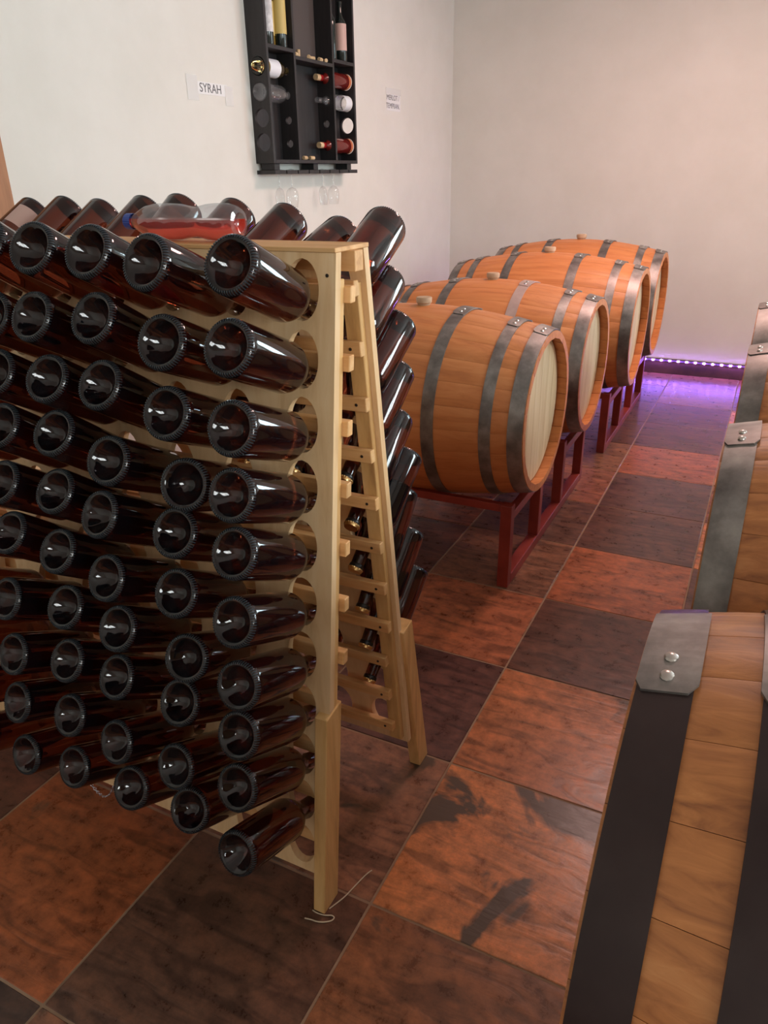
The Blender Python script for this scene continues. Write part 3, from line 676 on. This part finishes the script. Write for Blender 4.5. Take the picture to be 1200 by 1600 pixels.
# ------------------------------------------------------------------ wall cabinet
CX0, CX1, CY0, CY1, CZ0, CZ1 = XL, -2.465, 3.64, 4.575, 1.605, 2.62
cab = empty('wall_cabinet', (CX0, CY0, CZ0)); tag(cab, 'black wooden wall cabinet with bottle compartments and glass holder on the white wall', 'cabinet')
CO = Vector((CX0, CY0, CZ0))
def cb(nm, lo, hi, m='black_wood', bev=0.001): return box(nm, Vector(lo)-CO, Vector(hi)-CO, M[m], cab, bev)
tk = 0.018
def holed(nm, y, zs, r, xc):
    """upright board with round holes (bottles pass through)"""
    bm = bmesh.new(); zs = sorted(zs); z_lo, z_hi = CZ0, CZ1
    zb_ = [1.65]+[(a+b_)/2 for a, b_ in zip(zs, zs[1:])]+[2.12]
    def P(x, yy, z): return bm.verts.new((x-CO.x, yy-CO.y, z-CO.z))
    for k, cz in enumerate(zs):
        xa, xc_, za, zc = CX0, CX1, zb_[k], zb_[k+1]; th = [2*PI*s/24 for s in range(24)]
        for qx, qz in ((xa, za), (xa, zc), (xc_, za), (xc_, zc)): th.append(math.atan2(qz-cz, qx-xc) % (2*PI))
        th = sorted(set(round(v, 5) for v in th)); n = len(th); inn, out = [], []
        for a in th:
            c, s = math.cos(a), math.sin(a); inn.append((xc+c*r, cz+s*r)); ts = []
            if c > 1e-9: ts.append((xc_-xc)/c)
            if c < -1e-9: ts.append((xa-xc)/c)
            if s > 1e-9: ts.append((zc-cz)/s)
            if s < -1e-9: ts.append((za-cz)/s)
            e = min(ts); out.append((xc+c*e, cz+s*e))
        A = [P(q[0], y, q[1]) for q in inn]; B_ = [P(q[0], y, q[1]) for q in out]; C = [P(q[0], y+tk, q[1]) for q in inn]; D = [P(q[0], y+tk, q[1]) for q in out]
        for s in range(n):
            q = (s+1) % n
            bm.faces.new((A[s], A[q], B_[q], B_[s])); bm.faces.new((C[s], D[s], D[q], C[q])); bm.faces.new((A[s], C[s], C[q], A[q]))
    for z0, z1 in ((z_lo, 1.65), (2.12, z_hi)):
        add_box(bm, (0, y-CO.y, z0-CO.z), (CX1-CX0, y+tk-CO.y, z1-CO.z))
    for xx in (CX1,):
        bm.faces.new((P(xx, y, 1.65), P(xx, y+tk, 1.65), P(xx, y+tk, 2.12), P(xx, y, 2.12)))
    return mesh_obj(nm, bm, M['black_wood'], cab)
ZR = [1.705, 1.820, 1.940, 2.055]; XC = -2.522
holed('side_board', CY0, ZR, 0.044, XC); holed('side_board', CY1-tk, ZR, 0.044, XC)
YD1, YD2 = 3.895, 4.305
holed('divider', YD1, ZR, 0.020, XC); holed('divider', YD2, ZR, 0.020, XC)
cb('bottom_board', (CX0, CY0+tk, CZ0), (CX1+0.001, CY1-tk, CZ0+tk)); cb('top_board', (CX0, CY0+tk, CZ1-tk), (CX1, CY1-tk, CZ1))
for (a, c, z) in ((CY0+tk, YD1, 2.135), (YD1+tk, YD2, 2.108), (YD2+tk, CY1-tk, 2.135)): cb('shelf', (CX0+0.004, a, z), (CX1, c, z+tk))
cb('back_board', (CX0+0.0005, YD1+tk, 2.126), (CX0+0.006, YD2, CZ1-tk), 'dark_back')
cb('back_board', (CX0+0.0005, YD1+tk, CZ0+tk), (CX0+0.006, YD2, 2.108))
cb('back_board', (CX0+0.0005, CY0+tk, CZ0+tk), (CX0+0.006, YD1, 2.60)); cb('back_board', (CX0+0.0005, YD2+tk, CZ0+tk), (CX0+0.006, CY1-tk, 2.60))
# glass holder: slotted board hanging on three blocks
for y in (3.66, 4.06, 4.46): cb('spacer_block', (CX0+0.02, y, 1.572), (CX1-0.012, y+0.05, CZ0-0.0005))
nsl = 8; w_ = (CY1-CY0)/nsl
for q in range(nsl): cb('holder_slat', (CX0+0.012, CY0+q*w_+0.005, 1.552), (CX1, CY0+(q+1)*w_-0.005, 1.5715))
cb('holder_rail', (CX0+0.0005, CY0, 1.552), (CX0+0.0118, CY1, 1.5715))

def wine_profile(L_=0.30, r=0.037, neck=0.0145):
    s = L_/0.30
    return [(0, 0.018), (r*0.5, 0.012), (r*0.8, 0.001), (r*0.93, 0.0), (r, 0.006), (r, 0.185*s), (r*0.93, 0.200*s), (r*0.65, 0.217*s), (neck*1.15, 0.232*s), (neck, 0.245*s), (neck, 0.285*s), (neck*1.1, 0.286*s), (neck*1.1, L_-0.001), (0, L_)]
def cab_bottle(loc, rot, glass, label, lab=None, labm=None, cap=None, base=None, L_=0.30, r=0.037, part_label=None):
    root = empty('bottle', loc, rot); tag(root, label, 'bottle', 'bottles kept in the wall cabinet')
    bm = bmesh.new(); add_lathe(bm, wine_profile(L_, r), 36); mesh_obj('glass_body', bm, glass, root, True)
    if lab:
        bm = bmesh.new(); add_lathe(bm, [(r+0.0006, lab[0]), (r+0.0007, lab[1])], 36); q = mesh_obj('paper_label', bm, labm, root, True)
        if part_label: q['label'] = part_label
    if cap:
        bm = bmesh.new(); add_lathe(bm, [(0.0152, L_-0.062), (0.0165, L_-0.06), (0.0165, L_-0.038), (0.0152, L_-0.037)], 24); mesh_obj('foil', bm, cap, root, True)
        bm = bmesh.new(); add_lathe(bm, [(0.0150, L_-0.0365), (0.0165, L_-0.036), (0.0165, L_+0.0012), (0, L_+0.0014)], 24); mesh_obj('stopper', bm, M['cork'], root, True)
    if base:
        bm = bmesh.new(); add_lathe(bm, [(0, 0.016), (r*0.8, -0.001), (r*0.95, -0.0012), (r+0.0007, 0.005), (r+0.0007, 0.030)], 36); mesh_obj('base_disc', bm, base, root, True)
    return root
# lying bottles: left column (bases in the left side board), right column (bases in the right side board)
HY = (-PI/2, 0, 0)
cab_bottle((XC, CY0-0.004, 2.055), HY, M['amber'], 'amber bottle with white label lying through the left side of the wall cabinet', (0.055, 0.155), M['label_white_plain'], L_=0.29, r=0.0425)
cab_bottle((XC, CY0-0.004, 1.940), HY, M['clear'], 'empty clear bottle lying through the left side of the wall cabinet', L_=0.29, r=0.0425)
HY2 = (PI/2, 0, 0)
cab_bottle((XC, CY1-0.0185, 2.055), HY2, M['red_glass'], 'red bottle lying in the right compartment of the wall cabinet, upper one', cap=M['red_foil'], base=M['orange_base'], L_=0.35, r=0.0425)
cab_bottle((XC, CY1-0.0185, 1.940), HY2, M['clear'], 'clear bottle with pale label lying in the right compartment of the wall cabinet', (0.004, 0.075), M['label_white_plain'], L_=0.35, r=0.0425)
cab_bottle((XC, CY1-0.0185, 1.705), HY2, M['red_glass'], 'red bottle lying in the right compartment of the wall cabinet, lowest one', cap=M['red_foil'], base=M['orange_base'], L_=0.35, r=0.0425)
# standing bottles
cab_bottle((XC+0.018, 3.715, 2.1535), (0, 0, 0), M['dark_glass'], 'dark standing bottle with tall greyish white label, top left of wall cabinet', (0.055, 0.22), M['label_white'], L_=0.33, r=0.034)
cab_bottle((XC-0.018, 3.790, 2.1535), (0, 0, 0), M['yellow_glass'], 'golden bottle standing behind two others, top left of wall cabinet', (0.05, 0.2), M['label_yellow'], L_=0.31, r=0.030)
cab_bottle((XC+0.018, 3.838, 2.1535), (0, 0, 0), M['dark_glass'], 'standing bottle with tall yellow label, top left of wall cabinet', (0.06, 0.24), M['label_yellow'], L_=0.33, r=0.034)
cab_bottle((XC+0.015, 4.365, 2.1535), (0, 0, 0), M['dark_glass'], 'black standing bottle without paper label, top right of wall cabinet', L_=0.30, r=0.034)
cab_bottle((XC+0.018, 4.478, 2.1535), (0, 0, 0), M['dark_glass'], 'black standing bottle with pink label, top right of wall cabinet', (0.055, 0.19), M['label_pink'], L_=0.30, r=0.036)
# corks
bm = bmesh.new(); add_lathe(bm, [(0, -0.019), (0.0095, -0.019), (0.0105, -0.0175), (0.0105, 0.0175), (0.0095, 0.019), (0, 0.019)], 16); ck0 = mesh_obj('cork', bm, M['cork'], None, True)
CK = [(-2.49, 3.955, 2.1368, 1, 0.2, 'wine cork lying at the left end of the cabinet middle shelf'), (-2.50, 3.998, 2.1455, 0, 0, 'wine cork standing upright on the cabinet middle shelf'),
      (-2.487, 4.085, 2.1368, 1, 0.5, 'wine cork in the centre of the cabinet middle shelf, tilted left'), (-2.50, 4.135, 2.1368, 1, -0.4, 'wine cork in the centre of the cabinet middle shelf, pushed back'),
      (-2.486, 4.205, 2.1368, 1, 0.1, 'wine cork with reddish stain on the right half of the cabinet middle shelf'), (-2.49, 4.265, 2.1368, 1, 0.9, 'wine cork at the right end of the cabinet middle shelf'),
      (-2.485, 3.985, 1.6338, 1, 0.1, 'left of two corks on the bottom board of the wall cabinet'), (-2.487, 4.062, 1.6338, 1, -0.1, 'right of two corks on the bottom board of the wall cabinet')]
for q, (x, y, z, lie, a, lb) in enumerate(CK):
    c = ck0 if q == 0 else ck0.copy()
    if q: COL.objects.link(c)
    c.location = (x, y, z); c.rotation_euler = (PI/2, 0, a) if lie else (0, 0, 0)
    if not lie: c.location.z = 2.126+0.0192
    tag(c, lb, 'cork', 'corks in the wall cabinet')
# hanging glasses
for q, (y, x, r, lb) in enumerate(((3.757, -2.520, 0.026, 'slender stemmed glass hanging upside down at the far left under the cabinet'), (3.874, -2.515, 0.036, 'rounded wine glass hanging upside down, second from left under the cabinet'),
                                   (4.225, -2.520, 0.026, 'slender stemmed glass hanging upside down, third from left under the cabinet'), (4.342, -2.515, 0.036, 'rounded wine glass hanging upside down at the right under the cabinet'))):
    g = empty('wine_glass', (x, y, 1.5722)); tag(g, lb, 'wine glass', 'glasses hanging under the cabinet')
    bm = bmesh.new(); add_lathe(bm, [(0, 0.006), (0.01, 0.004), (0.030, 0.0008), (0.030, 0.0), (0.01, 0.0), (0.0035, -0.004), (0.0028, -0.03), (0.0028, -0.08), (0.004, -0.088), (0, -0.088)], 28); mesh_obj('stem', bm, M['clear'], g, True)
    bm = bmesh.new(); add_lathe(bm, [(0.003, -0.0885), (r*0.55, -0.095), (r*0.9, -0.112), (r, -0.135), (r*0.97, -0.16), (r*0.8, -0.195)], 32); mesh_obj('bowl', bm, M['clear'], g, True)

# ------------------------------------------------------------------ paper signs taped to the wall
def sign(name, y0, y1, z0, z1, tilt, lines, size, label, tapes):
    root = empty(name, (XL+0.001, (y0+y1)/2, (z0+z1)/2), (tilt, 0, 0)); tag(root, label, 'sign')
    w, h = (y1-y0)/2, (z1-z0)/2
    box('paper', (0, -w, -h), (0.0006, w, h), M['paper'], root)
    for (a, b_, c, d) in tapes: box('tape', (0.0008, a, b_), (0.0012, c, d), M['tape'], root)
    for q, s in enumerate(lines):
        text('lettering', s, size, M['ink'], root, (0.0009, -0.01, (len(lines)-1-2*q)*size*0.55), (PI/2, 0, PI/2))
sign('wall_sign', 3.20, 3.44, 1.905, 1.957, 0.0, ['SYRAH'], 0.055, 'white paper strip lettered SYRAH taped to the wall left of the cabinet', [(-0.185, -0.055, -0.105, 0.050), (0.10, -0.065, 0.165, 0.022)])
sign('wall_sign', 5.235, 5.455, 1.945, 2.055, 0.0, ['MERLOT /', 'TEMPRAN.'], 0.046, 'small square paper with two lettered lines taped on the wall right of the cabinet', [(-0.12, 0.046, 0.12, 0.085)])
